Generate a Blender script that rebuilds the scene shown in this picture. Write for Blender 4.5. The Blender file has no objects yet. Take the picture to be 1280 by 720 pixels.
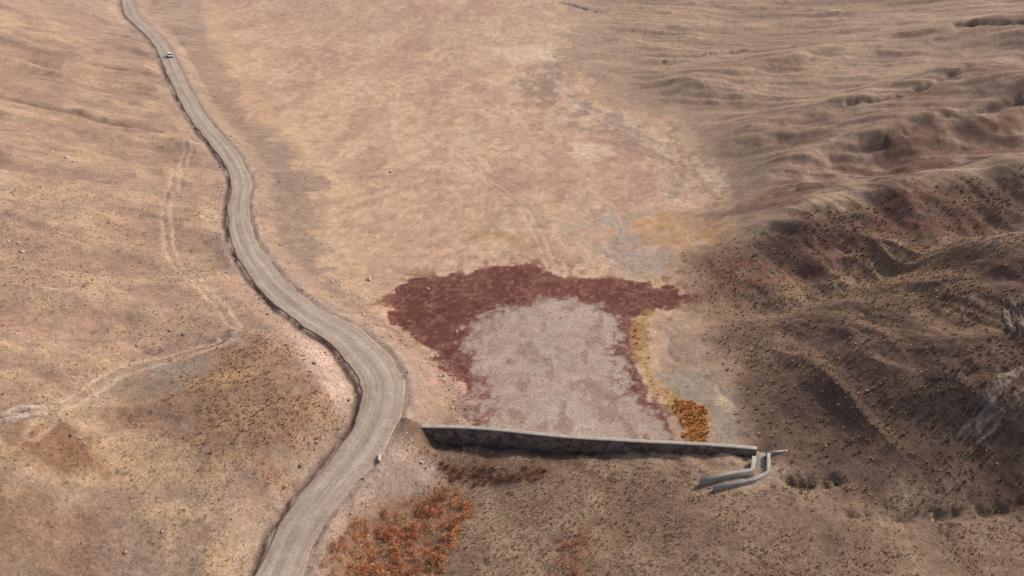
import bpy, math, numpy as np
from mathutils import Vector
rng=np.random.default_rng(7)
sc=bpy.context.scene
# ------------------------------------------------------------------ survey
# The drone stands 85 m above the reservoir bed, looking 29 deg down the valley.
# Outlines traced on the aerial photo are rectified onto the 3-D terrain (metres).
H=85.0; TH=math.radians(29.25); F=1000.0
def ray(px,py):
    dx=(px-640)/F; dy=(360-py)/F
    return np.array([dx, math.cos(TH)+dy*math.sin(TH), -math.sin(TH)+dy*math.cos(TH)])
def at(px,py,z):
    r=ray(px,py); t=(H-z)/-r[2]
    return (r[0]*t, r[1]*t, z)
C="""720 550 0;620 545 0;840 545 0;600 450 0;800 450 0;700 370 0;500 385 .5;590 500 .2;540 440 .6;600 250 .5;600 200 .8;700 200 .8;500 100 2;650 50 3;450 0 5;650 0 5;430 300 .6;780 300 .2;820 220 .8;760 100 2;850 400 .2;880 500 .3
350 720 0;400 620 1;470 520 2.6;480 470 3.3;428 420 3.8;340 350 4.2;298 270 4.5;300 220 4.6;240 140 5.6;210 70 7.2;160 0 9.5
0 720 6;150 720 3.5;250 660 3.5;0 600 12;150 560 8;300 560 6;385 490 7;330 430 8.5;200 440 10;0 450 17;100 350 14;250 350 7.5;200 250 8.5;0 250 19;100 150 14;0 100 22;0 0 25;100 0 14;150 80 10.5
570 592 -3.2;520 612 -2.3;470 700 -4;560 640 -4;610 610 -3.6;610 660 -2.8;700 620 -2.2;800 605 -1.2;700 710 -3;900 640 -.6;900 720 -2;1000 680 -.5;1100 700 0;1280 720 1;1150 645 .2;1280 650 1.2;1100 610 1.8;1000 590 .8;960 575 .4;1200 600 3.5
890 320 2;1000 270 9;1130 230 16;1280 200 22
860 400 .2;960 385 2.5;1100 345 7.5;1280 285 14
930 450 2.2;1000 410 6;1150 350 14;1260 290 22;1100 500 7.5;1250 500 11;1250 400 16.5
1280 115 20;1100 180 10;900 250 1.2;1280 165 12;1100 215 5
1280 60 17;1050 120 8;880 165 1.2;1280 85 12;1280 10 20;1000 10 9;850 40 4"""
P=[]
for l in C.replace("\n",";").split(";"):
    a=[float(v) for v in l.split()]
    if a: P.append(at(*a))
P+=[(0,0,-7),(-80,0,5),(80,0,6),(-160,50,28),(0,900,14),(-450,900,50),(450,900,55),(-280,400,50),(330,400,42),(200,80,55),(200,0,40),(150,130,40),(200,175,38),(0,-60,-9)]
P=np.array(P)
def phi(r2): return 0.5*r2*np.log(r2+1e-9)
S=100.
A=P[:,:2]/S; n=len(A)
K=phi(((A[:,None]-A[None])**2).sum(-1))+np.eye(n)*1e-3
Q=np.c_[np.ones(n),A]
w=np.linalg.solve(np.block([[K,Q],[Q.T,np.zeros((3,3))]]),np.r_[P[:,2],0,0,0])
def tps(x,y):
    x=np.clip(x,-450,450)/S; y=np.clip(y,-60,900)/S
    out=w[n]+w[n+1]*x+w[n+2]*y
    for i in range(n): out=out+w[i]*phi((x-A[i,0])**2+(y-A[i,1])**2)
    return out
def hit(px,py):
    r=ray(px,py); t=np.arange(60,1500,.5)
    d=H+r[2]*t-tps(r[0]*t,r[1]*t); i=int(np.argmax(d<0))
    f=d[i-1]/(d[i-1]-d[i]); tt=t[i-1]+f*.5
    return (r[0]*tt,r[1]*tt)
T={
'road':"300 820;330 760;348 720;365 680;387 640;420 600;453 560;474 520;478 480;462 450;430 420;396 400;355 370;328 340;304 300;298 260;302 230;290 200;275 180;250 150;232 120;217 90;203 60;187 40;165 20;159 0;164 -20;190 -50",
'red':"487 372;530 350;600 338;665 330;700 343;760 350;800 352;835 362;850 372;815 385;792 400;787 440;800 480;830 510;850 540;848 566;590 552;598 500;570 470;545 445;515 420;490 402",
'pale':"575 420;600 395;640 380;680 372;730 383;765 400;770 440;785 480;820 512;845 545;843 566;612 552;600 490;585 450",
'orange':"850 500;885 508;890 530;885 560;858 560;845 525;812 480;794 450;790 410;798 395;815 388;806 430;818 472",
'orange2':"846 500;880 508;886 530;882 558;862 558;852 530",
'olive':"820 470;870 458;915 490;922 556;892 560;885 508;850 497",
'grey':"705 285;730 265;775 262;800 300;845 320;835 348;790 338;735 312",
'gold':"765 272;830 262;900 270;960 285;900 305;840 308;800 300",
'gold2':"595 290;640 290;672 312;640 306;600 304",
'paleflat':"720 180;760 182;775 196;730 198",
'paleflat2':"600 60;690 55;700 75;640 80",
'mott':"640 95;700 70;720 120;790 150;850 160;900 230;870 260;830 210;770 180;700 150;650 120",
'gz':"318 150;370 180;410 230;395 270;425 330;420 375;370 340;335 280;330 230",
'floor':"230 -40;262 30;285 90;330 160;400 230;395 300;420 360;450 395;500 410;560 465;590 545;850 566;880 520;850 470;850 400;850 330;880 300;905 250;860 190;840 150;760 130;700 75;720 30;690 -40",
'rusty':"230 440;320 415;400 460;425 520;350 590;250 565;180 520",
'greyl':"140 490;180 450;240 445;245 475;180 515",
'pink':"362 408;400 425;438 455;442 490;425 505;395 470;370 440",
'gravel':"505 560;560 580;565 605;500 640;440 670;405 718;390 700;420 640;470 580",
'shr':"410 735;415 690;440 662;500 632;560 605;592 620;580 660;555 700;545 735",
'shr2':"685 735;690 690;720 655;750 650;735 690;730 735",
'shr3':"20 525;60 535;110 555;130 590;90 590;30 560",
'shr4':"545 575;600 585;680 592;600 606;570 600",
'wall':"515 537;600 545;700 553;800 560;880 563;945 565",
'hillr':"870 325;1000 275;1130 235;1280 212;1330 420;1330 640;1190 630;1080 610;990 575;930 500;905 430;880 370",
'dkr':"1040 400;1180 350;1290 330;1330 420;1330 620;1190 600;1060 560;990 500",
'ruddy':"870 335;960 295;1050 275;1130 250;1290 228;1200 275;1060 320;960 370;880 370",
'spurA_shade':"860 268;980 235;1100 195;1290 135;1290 192;1130 222;1000 258;900 285",
'spurB_shade':"930 185;1100 145;1290 92;1290 112;1120 162;980 205",
'crA':"880 252;1000 215;1150 168;1290 122;1400 90",
'crB':"900 178;1000 152;1150 112;1290 76;1400 50",
'crC':"860 110;1000 80;1150 55;1290 30;1400 10",
'gap':"1060 645;1120 650;1200 642;1285 622",
'gap2':"988 602;1010 606;1042 602",
'track':"236 180;214 240;210 300;240 345;275 382;295 405",
'track2':"40 540;110 490;170 458;290 418",
'ftrack':"520 165;575 190;610 225;650 255;672 290;690 330",
'ftrack2':"180 -5;215 45;235 80;262 130",
'chan':"690 60;700 100;735 135;790 160;830 185;850 215;845 250;800 275;760 300;790 345",
'chan2':"850 400;838 440;880 470;915 500;918 556",
'scarp':"0 112;60 130;130 150;195 162",
'scarp2':"0 68;90 76;200 92",
'scarp3':"180 432;230 430;280 418",
'scarp4':"830 78;880 70;925 66",
'scarp5':"1030 215;1110 190;1190 165;1290 142",
'scarp6':"1060 142;1150 125;1290 93",
'scarp7':"1190 48;1240 43;1300 42",
'scarp8':"690 2;715 6;745 14",
}
T={k:np.array([hit(*map(float,p.split())) for p in v.split(";")]) for k,v in T.items()}
# ------------------------------------------------------------------ noise
def hsh(ix,iy,s):
    h=(ix*374761393+iy*668265263+s*974711)&0x7fffffff
    h=((h^(h>>13))*1274126177)&0x7fffffff
    h=(h^(h>>16))
    return (h&0xffff)/65535.0
def vn(x,y,s=0):
    ix=np.floor(x).astype(np.int64); iy=np.floor(y).astype(np.int64)
    fx=x-ix; fy=y-iy; fx=fx*fx*fx*(fx*(fx*6-15)+10); fy=fy*fy*fy*(fy*(fy*6-15)+10)
    a=hsh(ix,iy,s);b=hsh(ix+1,iy,s);c=hsh(ix,iy+1,s);d=hsh(ix+1,iy+1,s)
    return (a+(b-a)*fx)*(1-fy)+(c+(d-c)*fx)*fy
def fbm(x,y,s=0,o=4,g=.5):
    r=0;a=1;t=0
    for i in range(o):
        ca,sa=math.cos(i*1.1),math.sin(i*1.1)
        r=r+a*vn(x*ca-y*sa+i*17.3,x*sa+y*ca+i*5.1,s+i); t+=a; a*=g; x=x*2.03; y=y*2.03
    return r/t*2-1
def ss(a,b,x):
    t=np.clip((x-a)/(b-a),0,1); return t*t*(3-2*t)
def catmull(p,step=1.2):
    p=np.asarray(p,float); q=np.vstack([2*p[0]-p[1],p,2*p[-1]-p[-2]]); out=[]
    for i in range(1,len(q)-2):
        m=max(2,int(np.linalg.norm(q[i+1]-q[i])/step)); t=np.linspace(0,1,m,endpoint=False)[:,None]
        a,b,c,d=q[i-1],q[i],q[i+1],q[i+2]
        out.append(.5*((2*b)+(c-a)*t+(2*a-5*b+4*c-d)*t**2+(3*b-a-3*c+d)*t**3))
    out.append(q[-2][None]); return np.vstack(out)
# ------------------------------------------------------------------ grid
def prog(a,b,f):
    o=[a]
    while o[-1]<b: o.append(o[-1]+f(o[-1]))
    return o
xp=prog(0,235,lambda x:.26 if x<60 else .26*(1+(x-60)/55.))
xp+= [250,270,300,340,400,480,600,800,1100,1500,2000,3000]
xs=np.array([-v for v in xp[:0:-1]]+xp)
ys=np.array([-300,-200,-120,-70,-30,0,20,35,45,52]+prog(57,540,lambda y:.26*(y/100)**1.45)+[560,600,660,740,850,1000,1250,1600,2100,3000,4500])
nx,ny=len(xs),len(ys)
X,Y=np.meshgrid(xs,ys)
def block(x0,x1,y0,y1):
    return slice(*np.searchsorted(ys,[y0,y1])),slice(*np.searchsorted(xs,[x0,x1]))
def line_field(pts,m,closed=False,vals=None):
    D=np.full(X.shape,1e3); Sd=np.ones(X.shape); V=np.zeros(X.shape)
    q=list(range(len(pts)-1))+([len(pts)-1] if closed else [])
    for i in q:
        a=pts[i]; b=pts[(i+1)%len(pts)]
        bl=block(min(a[0],b[0])-m,max(a[0],b[0])+m,min(a[1],b[1])-m,max(a[1],b[1])+m)
        x=X[bl];y=Y[bl]
        if x.size==0: continue
        ex,ey=b[0]-a[0],b[1]-a[1]; L2=ex*ex+ey*ey+1e-9
        t=np.clip(((x-a[0])*ex+(y-a[1])*ey)/L2,0,1)
        d=np.hypot(x-a[0]-t*ex,y-a[1]-t*ey); k=d<D[bl]
        D[bl]=np.where(k,d,D[bl])
        if not closed:
            Sd[bl]=np.where(k,np.sign(ex*(y-a[1])-ey*(x-a[0])),Sd[bl])
            if vals is not None: V[bl]=np.where(k,vals[i]+(vals[i+1]-vals[i])*t,V[bl])
    return D,Sd,V
def sdf(pts,m=15):
    D,_,_=line_field(pts,m,True)
    bl=block(pts[:,0].min(),pts[:,0].max(),pts[:,1].min(),pts[:,1].max())
    x=X[bl];y=Y[bl]; ins=np.zeros(x.shape,bool)
    for i in range(len(pts)):
        a=pts[i];b=pts[(i+1)%len(pts)]
        if a[1]==b[1]: continue
        c=((a[1]>y)!=(b[1]>y))&(x<(b[0]-a[0])*(y-a[1])/(b[1]-a[1])+a[0]); ins^=c
    D[bl]=np.where(ins,-D[bl],D[bl]); return D
SD={k:sdf(T[k],40 if k=='floor' else 14) for k in ['red','pale','orange','orange2','olive','grey','gold','gold2','paleflat','paleflat2','mott','gz','dkr','floor','rusty','greyl','pink','gravel','shr','shr2','shr3','shr4','hillr','ruddy','spurA_shade','spurB_shade']}
n1=fbm(X/3.1,Y/3.1,11,4); n2=fbm(X/11.,Y/11.,21,4); n3=fbm(X/38.,Y/38.,31,4); n0=fbm(X/1.0,Y/1.0,41,3); n4=fbm(X/5.5,Y/14,51,5,.6)
# ------------------------------------------------------------------ heights
Z=tps(X,Y)
fl=SD['floor']
hill=ss(0,22,fl)
rdg=lambda v:(1-np.abs(v))**2-.7
rightm=hill*ss(30,70,X)*ss(85,110,Y)
near_r=ss(195,165,Y)
Z+=hill*(n3*1.6+n2*.35)*ss(620,350,Y)+n1*(.04+.08*hill)+n0*(.015+.045*hill)
rl0=rdg(fbm((X+Y*.5)/19.+n3*.5,(Y-X*.5)/48.,75,3))
rl1=rdg(fbm((X+Y*.35)/3.4+n2*.8,(Y-X*.2)/22.,61,4))
rl2=rdg(fbm((X*.35+Y)/16.+n3*.3,(X-Y*.3)/60.,65,4))
Z+=rightm*(rl1*.38*near_r+rl0*2.5*near_r+rl2*2.2*(1-near_r*.6))
leftm=hill*ss(-30,-70,X)
lr=rdg(fbm((X+Y*.3)/60.,(Y-X*.3)/22.,71,4)); Z+=leftm*lr*3.6*ss(60,120,Y)
wid=ss(40,75,X)
for k,hh,ww in (('crA',5.2,12),('crB',5.0,15),('crC',5.5,22)):
    D,Sg,_=line_field(catmull(T[k],6),60); D=np.abs(D*Sg+n2*4+n3*5); Z+=hh*np.exp(-(D/ww)**1.5)*hill*wid
cr=np.array([at(*p)[:2] for p in [(890,320,2),(1000,270,9),(1130,230,16),(1280,200,22),(1400,180,28)]])
D,_,_=line_field(cr,30); Z+=1.1*np.exp(-(D/7)**2)*hill
cr2=np.array([at(*p)[:2] for p in [(900,390,1),(960,385,2.5),(1100,345,7),(1280,285,13),(1400,260,18)]])
D,Sg,_=line_field(cr2,30); D=np.abs(D*Sg+n2*3); Z-=1.8*np.exp(-(D/5)**2)*hill; gul=np.exp(-(D/6)**2)
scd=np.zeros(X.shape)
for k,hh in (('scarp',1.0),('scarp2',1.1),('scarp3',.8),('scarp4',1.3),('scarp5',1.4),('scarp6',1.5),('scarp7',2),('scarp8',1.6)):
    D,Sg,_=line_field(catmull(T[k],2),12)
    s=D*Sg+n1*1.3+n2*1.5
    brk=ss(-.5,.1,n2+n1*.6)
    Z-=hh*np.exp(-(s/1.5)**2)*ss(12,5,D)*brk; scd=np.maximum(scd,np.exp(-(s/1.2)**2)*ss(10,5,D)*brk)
gap=0
for k,g_ in(('gap',.8),('gap2',1.2)):
    D,Sg,_=line_field(catmull(T[k],1),12); s=D*Sg+n1*.9
    g=np.exp(-(s/(.8 if k=='gap' else 1.1))**2)*ss(9,3,D)*ss(-.7,-.1,n1+n2+.3*(k=='gap2')); Z-=g_*g; gap=gap+g*(1 if k=='gap2' else .6)
chan=np.zeros(X.shape)
for k in('chan','chan2'):
    D,Sg,_=line_field(catmull(T[k],2),14); chs=np.abs(D*Sg+n2*5*(k=='chan')+n1*1.2); chan=np.maximum(chan,np.exp(-(chs/(1.5 if k=='chan' else .9))**2)*(D<13)*ss(-.4,.2,n4+n1*.5))
Z-=.25*chan
tr=np.zeros(X.shape)
for k in('track','track2','ftrack','ftrack2'):
    D,_,_=line_field(catmull(T[k],1.5),8)
    D=D+n2*.4
    t_=np.exp(-((D-1.0)/.45)**2); tr=np.maximum(tr,t_*ss(-.6,.2,n2+.3)*(.7 if k[0]=='f' else 1))
Z-=.12*tr
Wl=catmull(T['wall'],1.0); W0,W1=Wl[0],Wl[-1]; ax=(W1-W0)/np.linalg.norm(W1-W0); LW=np.linalg.norm(W1-W0)
D,Sg,V=line_field(Wl,30,vals=np.linspace(0,LW,len(Wl)))
dn=-D*Sg   # positive downstream
CREST=1.25
def toe(s): return np.interp(s,[-5,0,4,10,20,30,42,54,60],[.6,-.2,-1.7,-2.4,-2.1,-1.4,-.6,-.1,.2])
sa=(X-W0[0])*ax[0]+(Y-W0[1])*ax[1]
side_up=((X-W0[0])*(-ax[1])+(Y-W0[1])*ax[0])>0
rngm=ss(-5,1,sa)*ss(LW+3,LW,sa)*(D<29)
tz=toe(sa)+n1*.8+n0*.2
zd=tz+(Z-tz)*ss(0,7,dn); zu=0.0+(Z-0.0)*ss(0,6,-dn)
Z=np.where(rngm>0, Z+(np.where(dn>0,zd,zu)-Z)*rngm, Z)
dnx=np.where(D<29,dn,np.where(side_up,-99,99))
rm=ss(1.5,-1.5,SD['red']+n1*1.2)*(dnx<0.2)
Z=Z*(1-rm)+rm*(0.0+n1*.04+n0*.03)
RC=catmull(T['road'],1.2)
RZ=tps(RC[:,0],RC[:,1]); kk=np.exp(-(np.arange(-24,25)/10.)**2); kk/=kk.sum()
RZ=np.convolve(np.pad(RZ,24,'edge'),kk,'valid')
rl=np.r_[0,np.cumsum(np.linalg.norm(np.diff(RC,axis=0),axis=1))]
RW=np.interp(RC[:,1],[60,85,105,118,135,170,260,420],[3.0,3.1,3.6,3.8,3.0,2.65,2.6,2.9])
D,Sg,Vz=line_field(RC,16,vals=RZ); _,_,Vw=line_field(RC,16,vals=RW)
side=Sg
near=D<15
m=ss(Vw+6.5,Vw+1.0,D)*near
Z=Z*(1-m)+(Vz)*m
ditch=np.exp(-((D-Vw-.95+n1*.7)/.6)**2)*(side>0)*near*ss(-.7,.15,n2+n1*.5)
berm=np.exp(-((D-Vw-1.0)/.7)**2)*(side<0)*near
Z+=-.55*ditch+berm*(.18+n1*.3)+m*n1*.1
Z-=.45*ss(Vw-.1,Vw-1.0,D)*near
# ------------------------------------------------------------------ colours (sRGB 0..255)
def c(*a): return np.array(a,float)
col=np.zeros(X.shape+(3,))+c(157,131,112)
def mix(mask,cc):
    global col
    mk=np.clip(mask,0,1)[...,None]; col=col*(1-mk)+np.asarray(cc,float)*mk
mix(ss(-.1,.45,n2+n1*.3)*.5,c(172,146,118))
mix(ss(.0,.5,-n2-n3*.5+n1*.3)*.6,c(135,111,96))
mix(ss(0,.6,n3)*.35,c(164,132,114))
n9=fbm(X/9.,Y/13.,151,6,.65)
mix(ss(.08,.25,n9)*.3,c(138,114,98)); mix(ss(.1,.28,-n9)*.3,c(178,154,124))
mix(ss(.02,.3,-lr)*leftm*.4,c(138,113,97))
n5=fbm(X/22.,Y/60.,81,5,.6); n6=fbm(X/7.,Y/17.,91,5,.62); n7=fbm(X/16.,Y/30.,95,6,.68); n8=fbm(X/2.2,Y/4.,99,4,.6)
mix(ss(30,6,fl+n2*8)*(X<30)*.6,c(150,126,108))
F_=ss(2,-2,fl+n2*9+n1*4)
mix(F_,c(182,152,127))
mix(F_*ss(-.1,.4,n5)*.7,c(176,141,122))
mix(F_*ss(.0,.4,n6)*.45,c(163,132,113))
mix(F_*ss(.05,.4,-n6)*.45,c(194,168,144))
mix(F_*ss(.02,.14,n7)*ss(-.3,.3,n5+n1*.3)*.6,c(158,126,108))
mix(F_*ss(.08,.2,-n7)*.35,c(188,160,130))
mix(F_*ss(.1,.45,n8)*.4,c(146,118,101))
mix(F_*ss(-12,-3,fl+n2*5)*ss(120,150,Y)*.3,c(186,156,118))
mix(ss(5,-1,np.abs(fl+n2*9+2))*ss(.0,.3,n1+n2)*.5*(X>0),c(136,115,100))
mix(ss(2,-2,SD['mott']+n2*10+n1*4)*ss(-.1,.2,n1*.7+n6)*.7,c(140,119,103))
mix(ss(2,-2,SD['mott']+n2*10+n1*4)*ss(-.02,.2,-n1*.7-n6)*.55,c(190,168,142))
mix(chan*.7,c(152,136,122)); 
mix(ss(3,-3,SD['gz']+n2*6+n1*2)*ss(-.5,.1,n1+n2)*.65,c(142,122,107))
mix(ss(280,470,Y)*(1-F_*.7)*.5,c(158,137,123))  # distance haze painted in as greyer far ground
R=hill*ss(25,60,X)*ss(80,95,Y)
mix(R*.75,c(155,130,109))
mix(R*ss(-.1,.5,n2+n4*.4)*.5,c(170,143,115))
mix(R*ss(.05,.3,-rl2)*.4,c(130,105,89))
for k,cc,a in(('spurA_shade',(112,84,72),.85),('spurB_shade',(124,98,84),.8)):
    mix(ss(6,-5,SD[k]+n2*9+n1*2)*a*ss(-.7,.0,n1+n4),c(*cc))  # shading on the near sides of the spurs, painted as dark bands
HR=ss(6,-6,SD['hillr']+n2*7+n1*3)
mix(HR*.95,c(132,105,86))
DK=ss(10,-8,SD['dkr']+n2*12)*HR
mix(DK*.75,c(106,84,71))  # brown soil plus hillside shade, painted darker mid-slope
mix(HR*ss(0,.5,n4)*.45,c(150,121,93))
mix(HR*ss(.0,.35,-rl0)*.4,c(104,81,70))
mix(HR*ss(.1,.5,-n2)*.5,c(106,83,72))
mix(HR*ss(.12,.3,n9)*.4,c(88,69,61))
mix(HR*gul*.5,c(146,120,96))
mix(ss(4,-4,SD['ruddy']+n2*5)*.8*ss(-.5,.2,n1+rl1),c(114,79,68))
dsm=((Y<103)&(X>-28)).astype(float)*ss(104,97,Y+ (X+16)*.1)*ss(-26,-16,X)
mix(dsm*(1-HR),c(145,119,98))
mix(dsm*(1-HR)*ss(0,.4,n2)*.6,c(124,100,82))
mix(dsm*(1-HR)*ss(.05,.4,-n2+n1*.4)*.45,c(163,140,112))
mix(dsm*(1-HR)*ss(.1,.4,n4)*.35,c(136,101,77))
mix(dsm*ss(.1,.25,n9)*.35,c(114,92,76))
mix(ss(4,-4,SD['rusty']+n2*5)*.7*ss(-.6,.2,n1+n2),c(137,103,82))
mix(ss(3,-2,SD['greyl']+n1*3)*.7,c(126,119,109))
Lf=ss(-28,-45,X)*ss(125,105,Y)*(1-near*m)
mix(Lf*ss(.0,.5,n1*.7+n2)*.45,c(171,143,106))
mix(Lf*ss(.1,.5,-n2+n4*.4)*.45,c(140,108,84))
mix(ss(2,-1,SD['pink']+n1*2)*.85,c(180,154,139))
mix(ss(2,-2,SD['gravel']+n1*3)*.85,c(162,139,126))
# reservoir
e=n1*2.8+n2*3.0+n0*1.1
RM=ss(.6,-.6,SD['red']+e)*(dnx<.3)
fr=ss(.05,.3,fbm(X/2.,Y/3.,131,4))
mix(ss(9,0,SD['red']+e*1.5)*.6*fr*(dnx<0)*(Y>125),c(118,76,64))
mix(RM,c(104,62,55))
mix(RM*ss(0,.4,n1)*.6,c(84,47,43)); mix(RM*ss(.0,.4,-n6)*.5,c(124,82,68)); mix(RM*ss(.10,.33,n0+n1*.4)*.5,c(142,108,90))
mix(RM*ss(5,1,-SD['red']-n2*3)*ss(.0,.4,fr)*.4,c(146,110,90))
PM=ss(1.8,-1.8,SD['pale']+e*1.2+n0*2.0)*(dnx<.3)
mix(PM,c(168,149,134))
mix(PM*ss(-.1,.4,n1+n0*.6)*.55,c(144,118,106)); mix(PM*ss(0,.5,-n2-n0*.6)*.4,c(181,163,148)); mix(PM*ss(.1,.35,n8)*.5,c(132,103,92))
mix(ss(1.5,-1,SD['olive']+e*.6)*.85,c(148,135,120))
mix(ss(.8,-.8,SD['orange']+e*.5)*.7,c(168,134,88))
mix(ss(.8,-.8,SD['orange2']+e*.4)*.85,c(150,92,48))
mix(ss(1.5,-1.5,SD['grey']+n1*4+n2*4)*.8*ss(-.4,.1,n1+n2),c(158,144,131))
mix(ss(3,-3,SD['gold']+n2*7+n1*4)*.6*ss(-.6,.1,n1+n6),c(172,131,88))
mix(ss(2,-2,SD['gold2']+n1*4)*.55,c(158,126,86))
for k in('paleflat','paleflat2'): mix(ss(2,-2,SD[k]+n1*5+n2*4)*.6,c(200,177,150))
lx,ly,_=at(905,505,.3); mix(np.exp(-((X-lx)/1.6)**2-((Y-ly)/3)**2)*1.2,c(180,158,133))
lx,ly,_=at(930,592,.5); mix(np.exp(-((X-lx)/6)**2-((Y-ly)/2.6)**2)*.8*ss(-.5,.3,n1+.3),c(160,140,122))
for k in('shr','shr2','shr3','shr4'): mix(ss(2,-1,SD[k]+n1*2)*.7,c(126,92,70))
mix(scd*.6,c(104,83,71)); mix(gap*.75,c(88,70,58)); mix(tr*.6,c(188,165,142))  # gap: shadow inside pit and crevice painted into the ground colour
mix(ss(Vw+4.5,Vw+.3,D+n1*1.6)*near*.75,c(166,144,128))
mix(ditch*.85,c(104,82,71))  # bank shadow beside the road, painted dark along the ditch
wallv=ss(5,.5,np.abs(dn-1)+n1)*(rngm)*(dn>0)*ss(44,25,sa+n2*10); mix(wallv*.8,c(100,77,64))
col*= (1+.10*n0+.07*n1)[...,None]
def lin(c_):
    c_=np.clip(np.asarray(c_)/255.,0,1); return np.where(c_<=.04045,c_/12.92,((c_+.055)/1.055)**2.4)
rough=.42+.5*hill; rough=np.maximum(rough,dsm*.9)*(1-.6*PM)
rough=np.clip(rough+HR*.3,0,1.3)
def hz(x,y):
    i=np.clip(np.searchsorted(xs,x)-1,0,nx-2); j=np.clip(np.searchsorted(ys,y)-1,0,ny-2)
    fx=(x-xs[i])/(xs[i+1]-xs[i]); fy=(y-ys[j])/(ys[j+1]-ys[j])
    return (Z[j,i]*(1-fx)+Z[j,i+1]*fx)*(1-fy)+(Z[j+1,i]*(1-fx)+Z[j+1,i+1]*fx)*fy
def samp(Fd,x,y):
    i=np.clip(np.searchsorted(xs,x),0,nx-1); j=np.clip(np.searchsorted(ys,y),0,ny-1); return Fd[j,i]
# ------------------------------------------------------------------ mesh helpers
def mkmesh(name,V_,Fc,mat,cols=None,extra=None,smooth=False,parent=None,k=None):
    V_=np.asarray(V_,np.float32); Fc=np.asarray(Fc,np.int32); kk_=Fc.shape[1]
    me=bpy.data.meshes.new(name); me.vertices.add(len(V_)); me.vertices.foreach_set('co',V_.ravel())
    me.loops.add(Fc.size); me.loops.foreach_set('vertex_index',Fc.ravel())
    me.polygons.add(len(Fc)); me.polygons.foreach_set('loop_start',np.arange(0,Fc.size,kk_,dtype=np.int32))
    if smooth: me.polygons.foreach_set('use_smooth',np.ones(len(Fc),bool))
    me.update(calc_edges=True); me.validate()
    if cols is not None:
        at_=me.color_attributes.new('soil','FLOAT_COLOR','POINT')
        at_.data.foreach_set('color',np.c_[cols,np.ones(len(cols))].astype(np.float32).ravel())
    for kx,vx in (extra or {}).items():
        a_=me.attributes.new(kx,'FLOAT','POINT'); a_.data.foreach_set('value',np.asarray(vx,np.float32).ravel())
    me.materials.append(mat); ob=bpy.data.objects.new(name,me); sc.collection.objects.link(ob)
    if parent: ob.parent=parent
    return ob
def newmat(name):
    mt=bpy.data.materials.new(name); mt.use_nodes=True; nt=mt.node_tree; b=nt.nodes['Principled BSDF']
    b.inputs['Roughness'].default_value=.95; b.inputs['Specular IOR Level'].default_value=.15
    return mt,nt,b
def N(nt,t,**kw):
    nd=nt.nodes.new(t)
    for k_,v_ in kw.items(): setattr(nd,k_,v_)
    return nd
def noise(nt,vec,scale,detail=6,rough=.6):
    nd=N(nt,'ShaderNodeTexNoise'); nd.inputs['Scale'].default_value=scale; nd.inputs['Detail'].default_value=detail; nd.inputs['Roughness'].default_value=rough
    nt.links.new(vec,nd.inputs['Vector']); return nd.outputs['Fac']
def mr(nt,v,a,b_,c_,d_):
    nd=N(nt,'ShaderNodeMapRange'); 
    for i,q in enumerate((a,b_,c_,d_)): nd.inputs[i+1].default_value=q
    nt.links.new(v,nd.inputs[0]); return nd.outputs[0]
def mul(nt,a,b_,op='MULTIPLY'):
    nd=N(nt,'ShaderNodeMath',operation=op)
    for i,q in enumerate((a,b_)):
        if isinstance(q,(int,float)): nd.inputs[i].default_value=q
        else: nt.links.new(q,nd.inputs[i])
    return nd.outputs[0]
def scale(nt,c_,f):
    nd=N(nt,'ShaderNodeVectorMath',operation='SCALE'); nt.links.new(c_,nd.inputs[0]); nt.links.new(f,nd.inputs['Scale']); return nd.outputs[0]
def soil_mat(name,bump=.12,masked=True,streak=False):
    mt,nt,b=newmat(name); tc=N(nt,'ShaderNodeTexCoord').outputs['Object']
    at_=N(nt,'ShaderNodeAttribute',attribute_name='soil').outputs['Color']
    a=mr(nt,noise(nt,tc,2.2,7,.75),.3,.7,.70,1.30)
    bb=mr(nt,noise(nt,tc,.35,5,.6),.3,.7,.88,1.12)
    f=mul(nt,a,bb)
    if masked:
        rg=N(nt,'ShaderNodeAttribute',attribute_name='rough').outputs['Fac']
        sp=mr(nt,noise(nt,tc,1.5,4,.7),.54,.66,0,.36)
        sp2=mr(nt,noise(nt,tc,4.5,3,.6),.60,.68,0,.3)
        dk=mul(nt,1.0,mul(nt,mul(nt,sp,sp2,'ADD'),rg),'SUBTRACT'); f=mul(nt,f,dk)
    if streak:
        st=N(nt,'ShaderNodeCombineXYZ'); u=N(nt,'ShaderNodeAttribute',attribute_name='ru').outputs['Fac']; v=N(nt,'ShaderNodeAttribute',attribute_name='rv').outputs['Fac']
        nt.links.new(mul(nt,u,2.6),st.inputs[0]); nt.links.new(mul(nt,v,.06),st.inputs[1])
        f=mul(nt,f,mr(nt,noise(nt,st.outputs[0],1,5,.6),.3,.7,.80,1.2))
    nt.links.new(scale(nt,at_,f),b.inputs['Base Color'])
    bp=N(nt,'ShaderNodeBump'); bp.inputs['Distance'].default_value=bump; bp.inputs['Strength'].default_value=1
    nt.links.new(noise(nt,tc,2.0,7,.7),bp.inputs['Height']); nt.links.new(bp.outputs[0],b.inputs['Normal'])
    return mt
M_soil=soil_mat('dry_soil',.24); M_road=soil_mat('gravel_road_surface',.03,False,True)
M_rock=soil_mat('rock',.15,False)
i=np.arange(ny-1)[:,None]*nx+np.arange(nx-1)[None]
mkmesh('terrain',np.c_[X.ravel(),Y.ravel(),Z.ravel()],np.stack([i,i+1,i+1+nx,i+nx],-1).reshape(-1,4),M_soil,lin(col.reshape(-1,3)),{'rough':rough},True)
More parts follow.
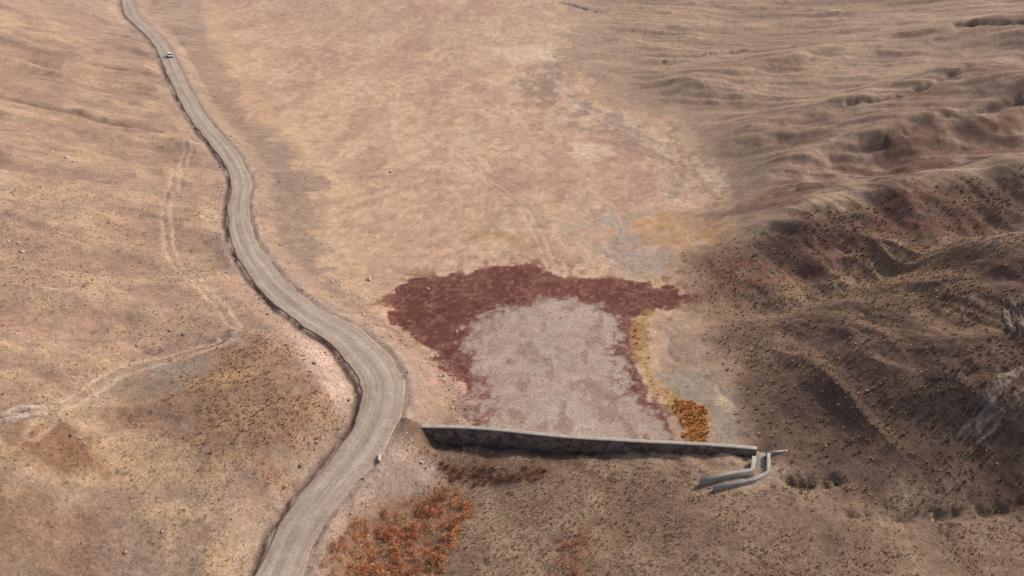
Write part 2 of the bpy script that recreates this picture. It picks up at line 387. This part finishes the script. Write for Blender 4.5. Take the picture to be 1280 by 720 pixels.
# ------------------------------------------------------------------ road ribbon
tg=np.gradient(RC,axis=0); tg/=np.linalg.norm(tg,axis=1)[:,None]; nr=np.c_[-tg[:,1],tg[:,0]]
us=np.array([-1.06,-1.0,-.93,-.8,-.66,-.52,-.4,-.27,-.13,0,.13,.27,.4,.52,.66,.8,.93,1.0,1.06])
m_=len(RC); nu=len(us)
ew=1+.13*fbm(rl/5.,rl*0,5,4)[:,None]*np.abs(us)[None]+.06*fbm(rl/1.7,rl*0,6,2)[:,None]*np.abs(us)[None]**3*np.sign(us)[None]
off=us[None]*RW[:,None]*ew
RX=RC[:,0:1]+nr[:,0:1]*off; RY=RC[:,1:2]+nr[:,1:2]*off
crown=.10*(1-us**2)-.0; crown=crown-.05*np.exp(-((np.abs(us)-.4)/.12)**2)
RZZ=RZ[:,None]+.06+crown[None]; RZZ[:,0]-=.6; RZZ[:,-1]-=.6
rc=np.zeros((m_,nu,3))+c(158,143,130)
U=np.broadcast_to(us,(m_,nu)); Vv=np.broadcast_to(rl[:,None],(m_,nu))
def rmix(mk,cc):
    global rc
    mk=np.clip(mk,0,1)[...,None]; rc=rc*(1-mk)+np.asarray(cc,float)*mk
wob=.08*fbm(Vv/18.,U*0,77,3)
rmix(np.exp(-((np.abs(U+wob)-.4)/.14)**2)*.6,c(172,159,146))
rmix(np.exp(-((U+wob)/.13)**2)*.45,c(136,120,107))
rmix(ss(.55,.95,np.abs(U)+.3*fbm(Vv/5.,U*2,9,4))*.75,c(156,135,118))
rmix(ss(.93,1.05,U)*.8,c(108,88,76))  # edge shadow painted onto the left rim of the road
rmix(ss(.1,.5,fbm(Vv/12.,U*1.5,19,4))*.5,c(140,126,113))
rmix(ss(.1,.5,fbm(Vv/7.,U*2.5,29,4))*.4,c(172,154,136))
j=np.arange(m_-1)[:,None]*nu+np.arange(nu-1)[None]
mkmesh('gravel_road',np.c_[RX.ravel(),RY.ravel(),RZZ.ravel()],np.stack([j,j+nu,j+nu+1,j+1],-1).reshape(-1,4)[:,::-1],M_road,lin(rc.reshape(-1,3)),{'ru':off,'rv':Vv},True)
# ------------------------------------------------------------------ walls
def wall_mat(name,base,dark,scale_):
    mt,nt,b=newmat(name); tc=N(nt,'ShaderNodeTexCoord').outputs['Object']
    vo=N(nt,'ShaderNodeTexVoronoi',feature='DISTANCE_TO_EDGE'); vo.inputs['Scale'].default_value=scale_; nt.links.new(tc,vo.inputs['Vector'])
    vc=N(nt,'ShaderNodeTexVoronoi'); vc.inputs['Scale'].default_value=scale_; nt.links.new(tc,vc.inputs['Vector'])
    sx=N(nt,'ShaderNodeSeparateColor'); nt.links.new(vc.outputs['Color'],sx.inputs[0])
    mx=N(nt,'ShaderNodeMix',data_type='RGBA'); mx.inputs[6].default_value=(*dark,1); mx.inputs[7].default_value=(*base,1); nt.links.new(sx.outputs[0],mx.inputs[0])
    f=mul(nt,mr(nt,vo.outputs['Distance'],0,.06,1.5,.95),mr(nt,noise(nt,tc,.6,8,.7),.3,.7,.5,1.45))
    nt.links.new(scale(nt,mx.outputs[2],f),b.inputs['Base Color'])
    bp=N(nt,'ShaderNodeBump'); bp.inputs['Distance'].default_value=.08; nt.links.new(vo.outputs['Distance'],bp.inputs['Height']); nt.links.new(bp.outputs[0],b.inputs['Normal'])
    return mt
def conc_mat(name,base):
    mt,nt,b=newmat(name); tc=N(nt,'ShaderNodeTexCoord').outputs['Object']
    f=mul(nt,mr(nt,noise(nt,tc,.8,8,.75),.3,.7,.65,1.2),mr(nt,noise(nt,tc,9,4,.7),.35,.7,.82,1.1))
    rg=N(nt,'ShaderNodeRGB'); rg.outputs[0].default_value=(*base,1)
    nt.links.new(scale(nt,rg.outputs[0],f),b.inputs['Base Color']); return mt
M_st=wall_mat('rubble_masonry',(.21,.155,.125),(.10,.07,.055),1.5); M_co=conc_mat('weathered_concrete',(.40,.355,.305))
def sweep(name,pts,ztop,zbot,w0,w1,mat,parent):
    import bmesh
    pts=np.asarray(pts,float); sg=np.diff(pts,axis=0); sg/=np.linalg.norm(sg,axis=1)[:,None]
    t=np.vstack([sg[:1],sg[:-1]+sg[1:],sg[-1:]]); t/=np.linalg.norm(t,axis=1)[:,None]
    mit=1/np.clip((t*np.vstack([sg[:1],sg])).sum(1),.5,1); nn=np.c_[-t[:,1],t[:,0]]*mit[:,None]
    zt=np.broadcast_to(ztop,len(pts)); zb=np.broadcast_to(zbot,len(pts)); V_=[]
    b_=min(.04,w0*.2)
    for p,q,a,bb in zip(pts,nn,zt,zb):
        for wd_,z in ((w1,bb),(w0,a-b_),(w0-b_,a),(-w0+b_,a),(-w0,a-b_),(-w1,bb)): V_.append((p[0]+q[0]*wd_,p[1]+q[1]*wd_,z))
    Fq=[]
    for k_ in range(len(pts)-1):
        for e_ in range(6):
            a=k_*6+e_; bq=k_*6+(e_+1)%6; Fq.append((a,a+6,bq+6,bq))
    L=(len(pts)-1)*6
    Fq+= [(0,1,4,5),(1,2,3,4),(L+5,L+4,L+1,L),(L+4,L+3,L+2,L+1)]
    ob=mkmesh(name,V_,Fq,mat,parent=parent)
    bm=bmesh.new(); bm.from_mesh(ob.data); bmesh.ops.recalc_face_normals(bm,faces=bm.faces); bm.to_mesh(ob.data); bm.free()
    return ob
def empty(name):
    e_=bpy.data.objects.new(name,None); sc.collection.objects.link(e_); return e_
dam=empty('stone_dam_wall')
sW=np.linspace(0,LW,len(Wl))
sweep('masonry_body',Wl,CREST-.18,toe(sW)-1.8,.32,.75,M_st,dam)
sweep('concrete_coping',Wl,CREST+fbm(sW/3,sW*0,3,3)*.06,CREST-.21,.39,.39,M_co,dam)
sp=empty('spillway_channel')
def poly(*pp): return np.array([at(px,py,z)[:2] for px,py,z in pp])
sweep('inner_wall',poly((943,570,1.2),(941,586,1.2),(915,590,1.0),(876,599,.9)),[1.2,1.15,.9,.75],-1.8,.30,.33,M_co,sp)
sweep('outer_wall',poly((961,566,1.2),(961,588,1.2),(944,597,1.0),(893,607,.8)),[1.2,1.1,.8,.5],-1.8,.24,.28,M_co,sp)
sweep('wing_wall',poly((959,565,1.2),(993,562,1.2)),1.19,-.6,.24,.28,M_co,sp)
sweep('floor_slab',poly((952,566,.2),(952,586,.1),(936,593,0),(888,603,-.2)),[.3,.1,-.05,-.3],-1.9,.95,.95,conc_mat('stained_concrete',(.26,.22,.19)),sp)
# ------------------------------------------------------------------ scatter
def pick(nn,x0,x1,y0,y1,fn):
    x=rng.uniform(x0,x1,nn); y=rng.uniform(y0,y1,nn)
    p=fn(x,y); k=rng.random(nn)<p; return x[k],y[k]
roadd=np.where(near,D-Vw,99)
wd_f=np.where(rngm>0,dn,99)
spx,spy=at(930,590,.5)[:2]
def ok(x,y): return (samp(roadd,x,y)>.5)*(np.abs(samp(wd_f,x,y))>1.0)*(np.hypot(x-spx,(y-spy)*1.3)>5.2)
def tufts(name,x,y,size,cols_a,blades,mat,h=1.0,spread=.6):
    nT=len(x); z=hz(x,y)-.03
    s=size*rng.uniform(.5,1.5,nT)
    cc=cols_a[rng.integers(0,len(cols_a),nT)]*rng.uniform(.75,1.25,(nT,1))
    th=rng.uniform(0,2*np.pi,(nT,blades)); r0=rng.uniform(0,.35,(nT,blades)); le=rng.uniform(.5,1,(nT,blades)); el=rng.uniform(.15,1.3,(nT,blades))
    bx=np.cos(th);by=np.sin(th)
    base=np.stack([bx*r0,by*r0,np.zeros_like(bx)],-1)
    tip=base+np.stack([bx*le*np.cos(el)*spread*1.4,by*le*np.cos(el)*spread*1.4,le*np.sin(el)*h*.8],-1)
    sd=np.stack([-by,bx,np.zeros_like(bx)],-1)*.17
    up=np.array([0,0,.03])
    V_=np.stack([base-sd,base+sd,tip-sd*.35+up,tip+sd*.35],2)*s[:,None,None,None]+np.stack([x,y,z],-1)[:,None,None,:]
    V_=V_.reshape(-1,3); q=np.arange(nT*blades)[:,None]*4
    Fq=np.hstack([q,q+1,q+3,q+2])
    lc=cc[:,None,None,:]*np.stack([np.full((nT,blades),.7)]*2+[rng.uniform(.9,1.3,(nT,blades))]*2,-1)[...,None]
    return mkmesh(name,V_,Fq,mat,lc.reshape(-1,3))
def leafmat(name):
    mt,nt,b=newmat(name); a=N(nt,'ShaderNodeAttribute',attribute_name='soil').outputs['Color']; tc=N(nt,'ShaderNodeTexCoord').outputs['Object']
    nt.links.new(scale(nt,a,mr(nt,noise(nt,tc,6,4,.6),.3,.7,.75,1.25)),b.inputs['Base Color'])
    return mt
M_leaf=leafmat('dry_foliage')
def sm(v): return lin(np.array(v,float))
dark=sm([(140,112,84),(110,87,70),(170,140,98),(190,158,112),(122,95,75),(158,127,90)])
straw=sm([(188,161,124),(158,131,104),(138,113,91),(176,146,108),(126,103,85)])
x,y=pick(42000,25,150,70,215,lambda x,y:samp(HR,x,y)*(.3+.6*ss(-.2,.3,samp(n2,x,y)))*ok(x,y)); tufts('hillside_tufts',x,y,.34,dark,11,M_leaf)
x,y=pick(30000,-24,80,58,100,lambda x,y:(samp(dsm,x,y)*(1-samp(HR,x,y)))*.8*ok(x,y)*ss(-.5,.3,samp(n1,x,y))); tufts('valley_tufts',x,y,.26,straw,9,M_leaf)
x,y=pick(44000,-110,-24,60,190,lambda x,y:samp(hill,x,y)*ok(x,y)*.5*ss(-.3,.4,samp(n1+n2,x,y))); tufts('slope_tufts',x,y,.24,straw,8,M_leaf)
rust=sm([(154,106,80),(136,96,76),(168,126,90),(122,92,74)])
x,y=pick(14000,-80,-20,80,130,lambda x,y:(samp(SD['rusty']+n2*4,x,y)<1)*.65*ok(x,y)*ss(-.3,.4,samp(n1+n2,x,y))); tufts('rusty_tufts',x,y,.27,rust,10,M_leaf)
redc=sm([(126,76,66),(100,56,51),(144,98,80),(134,88,72)])
x,y=pick(44000,-30,40,98,175,lambda x,y:samp(np.maximum(RM*(1-PM*.9),ss(7,0,SD['red']+e*1.5)*fr*.35*(dnx<0)),x,y)*.8*ok(x,y)*ss(-.6,.2,samp(n1+n0,x,y))); tufts('red_saltmarsh_plants',x,y,.22,redc,7,M_leaf,.7)
org=sm([(190,120,64),(200,144,80),(164,102,60),(206,162,100)])
x,y=pick(9000,18,40,95,150,lambda x,y:((samp(SD['orange2']+n1*1.2,x,y)<.2)*.9+(samp(SD['orange']+n1*1.5,x,y)<-.3)*.18)*ok(x,y)); tufts('orange_reeds',x,y,.34,org,12,M_leaf,1.1)
def shrubs(name,x,y,size,cols_a,leaves=170):
    nT=len(x); z=hz(x,y); s=size*rng.uniform(.5,1.5,nT); cc=cols_a[rng.integers(0,len(cols_a),nT)]*rng.uniform(.8,1.2,(nT,1))
    th=rng.uniform(0,2*np.pi,(nT,leaves)); ph=np.arccos(rng.uniform(0,1,(nT,leaves))); rr=rng.uniform(.25,1,(nT,leaves))**.6
    lob=1+.35*np.sin(th*3+rng.uniform(0,6,(nT,1)))+.2*np.sin(th*5+rng.uniform(0,6,(nT,1))+ph*4)
    d=np.stack([np.sin(ph)*np.cos(th),np.sin(ph)*np.sin(th),np.cos(ph)],-1)
    ctr=d*(rr*lob)[...,None]*np.array([.62,.62,.95])
    ax1=d*np.array([.5,.5,1])+rng.normal(0,.35,d.shape); ax1/=np.linalg.norm(ax1,axis=-1,keepdims=True)
    ax2=np.cross(ax1,rng.normal(0,1,d.shape)); ax2/=np.linalg.norm(ax2,axis=-1,keepdims=True)
    l=rng.uniform(.10,.24,(nT,leaves,1)); wv=l*.24
    V_=np.stack([ctr-ax2*wv,ctr+ax2*wv,ctr+ax1*l+ax2*wv*.4,ctr+ax1*l-ax2*wv*.4],2)*s[:,None,None,None]+np.stack([x,y,z],-1)[:,None,None,:]
    q=np.arange(nT*leaves)[:,None]*4
    lc=cc[:,None,None,:]*np.repeat((.6+.7*rr*rng.uniform(.8,1.2,rr.shape))[...,None],4,-1)[...,None]
    return mkmesh(name,V_.reshape(-1,3),np.hstack([q,q+1,q+2,q+3]),M_leaf,lc.reshape(-1,3))
sh=sm([(196,134,96),(180,120,90),(204,148,106),(166,114,88),(200,160,118),(176,138,104)])
x,y=pick(3600,-30,0,58,102,lambda x,y:(samp(SD['shr']+n1*1.8,x,y)<0)*.85*ss(-.7,-.0,samp(n1,x,y))*ok(x,y)); shrubs('tamarisk_shrubs',x,y,.72,sh,130)
x,y=pick(900,-5,25,58,90,lambda x,y:(samp(SD['shr2']+n1*1.5,x,y)<0)*.6*ok(x,y)); shrubs('low_shrubs',x,y,.45,sh)
x,y=pick(1500,-85,-40,75,115,lambda x,y:(samp(SD['shr3']+n1*3,x,y)<0)*.3*ok(x,y)*ss(-.5,.3,samp(n1,x,y))); shrubs('bank_shrubs',x,y,.5,sh)
sh2=sm([(130,92,74),(114,84,68),(150,108,82)])
x,y=pick(1500,-16,8,84,103,lambda x,y:(samp(SD['shr4']+n1*1.5,x,y)<.5)*.6*ok(x,y)); shrubs('wall_foot_shrubs',x,y,.5,sh2)
x,y=pick(380,-100,-28,62,180,lambda x,y:samp(hill,x,y)*ok(x,y)*.5); shrubs('scattered_shrubs',x,y,.38,sm([(120,98,76),(140,110,80),(98,85,66)]),90)
def stones(name,x,y,size,cols_a,sub=1,emb=.25,flat_=.65,z=None,parent=None,align=None):
    import bmesh
    bm=bmesh.new(); bmesh.ops.create_icosphere(bm,subdivisions=sub,radius=1); v=np.array([q.co[:] for q in bm.verts]); f=np.array([[q.index for q in g.verts] for g in bm.faces]); bm.free()
    nT=len(x); z=hz(x,y) if z is None else z
    sz=size*(rng.pareto(2.6,nT)*.5+.5); sz=np.minimum(sz,size*2.5)
    V_=v[None]*(1+rng.normal(0,.15,(nT,len(v),1)))
    for _ in range(6):
        nn=rng.normal(0,1,(nT,3)); nn/=np.linalg.norm(nn,axis=1)[:,None]; dd=(V_*nn[:,None]).sum(-1); ex=np.maximum(dd-rng.uniform(.4,.7),0); V_=V_-ex[...,None]*nn[:,None]
    V_=V_*np.stack([rng.uniform(.7,1.3,nT),rng.uniform(.7,1.2,nT),rng.uniform(.5,.9,nT)*flat_/.65],-1)[:,None]
    a=rng.uniform(0,6.28,nT) if align is None else align+rng.normal(0,.25,nT); ca,sa_=np.cos(a)[:,None],np.sin(a)[:,None]
    V_=np.stack([V_[...,0]*ca-V_[...,1]*sa_,V_[...,0]*sa_+V_[...,1]*ca,V_[...,2]],-1)*sz[:,None,None]
    V_+=np.stack([x,y,z+sz*(.35-emb)],-1)[:,None]
    Fq=(f[None]+np.arange(nT)[:,None,None]*len(v)).reshape(-1,3)
    cc=cols_a[rng.integers(0,len(cols_a),nT)]*rng.uniform(.85,1.15,(nT,1))
    return mkmesh(name,V_.reshape(-1,3),Fq,M_rock,np.repeat(cc,len(v),0),parent=parent)
stc=sm([(164,148,136),(140,126,116),(184,170,158),(124,110,102),(156,134,118)])
x,y=pick(22000,-115,-10,60,240,lambda x,y:(.16+.5*(samp(roadd,x,y)<6)+.5*(samp(SD['gravel'],x,y)<0)+.4*(samp(SD['greyl'],x,y)<0))*(samp(fl,x,y)>-3)*ok(x,y)*ss(-.3,.4,samp(n2+n1*.5,x,y)+.2)); stones('scattered_stones',x,y,.17,stc)
x,y=pick(2500,-16,-2,95,130,lambda x,y:(np.abs(samp(fl,x,y))<2.0)*ok(x,y)*.7); stones('shore_scree',x,y,.18,stc)
bp_=[(450,372),(462,350),(462,371),(470,566),(455,395),(432,372),(420,381),(450,381),(488,215),(75,196),(84,201),(92,204),(66,194),(20,296),(8,294),(24,304),(550,470),(570,415),(535,362),(463,290),(700,290),(445,330),(415,352),(206,160),(90,545),(100,550),(106,556),(440,655),(475,585),(170,425),(380,300),(350,225)]
bw=np.array([hit(*p) for p in bp_]); stones('boulders',bw[:,0],bw[:,1],.62,sm([(180,166,152),(160,146,134),(188,174,162)]),2)
def outcrop(cx,cy,length,width,hgt,ang,cols_a,seed=1):
    nl=int(length*2/.15); nw=int(width*2/.15)
    u=np.linspace(-1,1,nl); v=np.linspace(-1,1,nw); UU,VV=np.meshgrid(u,v)
    ca,sa_=math.cos(ang),math.sin(ang)
    x=cx+UU*length*ca-VV*width*sa_; y=cy+UU*length*sa_+VV*width*ca
    al=(x*ca+y*sa_); ac=(-x*sa_+y*ca)
    q=fbm(al/3.2,ac/.7,seed+3,5,.6); br=fbm(x/3.0,y/3.0,seed+9,4,.6)
    r=np.hypot(UU,VV)+.9*br
    st=np.floor((q+br*.4)*6)/6+.2*q
    h=hgt*(np.clip(1.0-r,-.6,.5)*.8+st*.8)-.08
    h=np.where(np.hypot(UU,VV)>.96,-.6,h)
    z=hz(x.ravel(),y.ravel()).reshape(x.shape)+h
    i_=np.arange(nw-1)[:,None]*nl+np.arange(nl-1)[None]
    cc=cols_a[0]+(cols_a[1]-cols_a[0])*np.clip(.45+q*1.6,0,1).reshape(-1,1)
    mkmesh('rock_outcrop',np.c_[x.ravel(),y.ravel(),z.ravel()],np.stack([i_,i_+1,i_+1+nl,i_+nl],-1).reshape(-1,4),M_rock,cc)
rkc=sm([(92,75,65),(146,126,110)])
for k_,(px,py,ln,wd_,hg,an) in enumerate([(1270,395,6,2.4,.9,1.25),(1240,508,7.5,2.6,.75,.6),(1258,296,7,1.8,.7,.45),(20,516,4,2.2,.8,.6)]):
    cx,cy=hit(px,py); outcrop(cx,cy,ln,wd_,hg,an,rkc if px>600 else sm([(124,104,90),(180,160,143)]),seed=201+k_*7)
# ------------------------------------------------------------------ car
def box(name,x0,x1,y0,y1,z0,z1,mat,parent,tx0=0,tx1=0,ty=0,bev=.05):
    import bmesh
    me=bpy.data.meshes.new(name); bm=bmesh.new()
    vs=[bm.verts.new(p) for p in [(x0,y0,z0),(x1,y0,z0),(x1,y1,z0),(x0,y1,z0),(x0+tx0,y0+ty,z1),(x1-tx1,y0+ty,z1),(x1-tx1,y1-ty,z1),(x0+tx0,y1-ty,z1)]]
    for f_ in [(3,2,1,0),(4,5,6,7),(0,1,5,4),(1,2,6,5),(2,3,7,6),(3,0,4,7)]: bm.faces.new([vs[q] for q in f_])
    if bev: bmesh.ops.bevel(bm,geom=bm.edges[:],offset=bev,segments=2,affect='EDGES')
    bm.to_mesh(me); bm.free(); me.materials.append(mat); ob=bpy.data.objects.new(name,me); sc.collection.objects.link(ob); ob.parent=parent; return ob
def pm(name,c_,r=.4,s=.5):
    mt,nt,b=newmat(name); b.inputs['Roughness'].default_value=r; b.inputs['Specular IOR Level'].default_value=s
    tc=N(nt,'ShaderNodeTexCoord').outputs['Object']; rg=N(nt,'ShaderNodeRGB'); rg.outputs[0].default_value=(*c_,1)
    nt.links.new(scale(nt,rg.outputs[0],mr(nt,noise(nt,tc,3,4,.6),.3,.7,.88,1.08)),b.inputs['Base Color']); return mt
Wp=pm('white_paint',(.82,.82,.81),.3);Gl=pm('dark_glass',(.02,.022,.025),.1);Ty=pm('tyre_rubber',(.02,.02,.02),.9,.2);Lr=pm('tail_lamp',(.4,.02,.02));Lh=pm('head_lamp',(.7,.7,.68),.15)
car=empty('car')
box('lower_body',-2.2,2.2,-.88,.88,.32,.95,Wp,car,.08,.12,.06,.09)
box('window_band',-1.9,1.15,-.79,.79,.93,1.42,Gl,car,.42,.62,.12,.04)
box('roof',-1.5,.56,-.68,.68,1.40,1.50,Wp,car,.06,.08,.04,.03)
box('front_bumper',2.12,2.3,-.8,.8,.34,.58,Ty,car,0,0,0,.04); box('rear_bumper',-2.3,-2.12,-.8,.8,.34,.58,Ty,car,0,0,0,.04)
for s_ in(-1,1):
    box('pillar',-.5,-.38,s_*.755-.03,s_*.755+.03,.93,1.42,Wp,car,0,0,0,.01)
    box('head_lamp',2.05,2.21,s_*.66-.14,s_*.66+.14,.66,.8,Lh,car,0,0,0,.02); box('tail_lamp',-2.21,-2.06,s_*.7-.1,s_*.7+.1,.66,.86,Lr,car,0,0,0,.02)
    box('mirror',.75,.9,s_*.93-.08,s_*.93+.08,.93,1.06,Wp,car,0,0,0,.02)
    for xx in(-1.35,1.38):
        bpy.ops.mesh.primitive_cylinder_add(vertices=20,radius=.34,depth=.24,location=(xx,s_*.8,.34),rotation=(math.pi/2,0,0)); wh=bpy.context.object; wh.name='wheel'; wh.data.materials.append(Ty); wh.parent=car
        bpy.ops.mesh.primitive_cylinder_add(vertices=16,radius=.2,depth=.26,location=(xx,s_*.8,.34),rotation=(math.pi/2,0,0)); wh=bpy.context.object; wh.name='hub'; wh.data.materials.append(Lh); wh.parent=car
cx,cy=hit(214,72); k=int(np.argmin(np.hypot(RC[:,0]-cx,RC[:,1]-cy))); 
car.location=(RC[k,0]+nr[k,0]*-1.2,RC[k,1]+nr[k,1]*-1.2,RZ[k]+.13); car.rotation_euler=(0,0,math.atan2(-tg[k,1],-tg[k,0]))
# ------------------------------------------------------------------ camera & light
cam=bpy.data.cameras.new("camera"); cam.lens=28.125; cam.clip_end=9000; cam.clip_start=1
co=bpy.data.objects.new("camera",cam); co.location=(0,0,H); co.rotation_euler=(math.pi/2-TH,0,0); sc.collection.objects.link(co); sc.camera=co
EL,AZ=math.radians(38),math.radians(58)
L=bpy.data.lights.new("sun",'SUN'); L.energy=2.9; L.angle=math.radians(5); L.color=(1,.95,.88)
lo=bpy.data.objects.new("sun",L); d=Vector((math.sin(AZ)*math.cos(EL),math.cos(AZ)*math.cos(EL),math.sin(EL))); lo.rotation_euler=d.to_track_quat('Z','Y').to_euler(); sc.collection.objects.link(lo)
wd=bpy.data.worlds.new("World"); sc.world=wd; wd.use_nodes=True; nt=wd.node_tree
sky=nt.nodes.new('ShaderNodeTexSky'); sky.sky_type='NISHITA'; sky.sun_disc=False; sky.sun_elevation=EL; sky.sun_rotation=AZ; sky.dust_density=5
nt.links.new(sky.outputs[0],nt.nodes['Background'].inputs[0]); nt.nodes['Background'].inputs[1].default_value=.15
sc.view_settings.view_transform='Standard'; sc.view_settings.look='None'; sc.view_settings.exposure=0
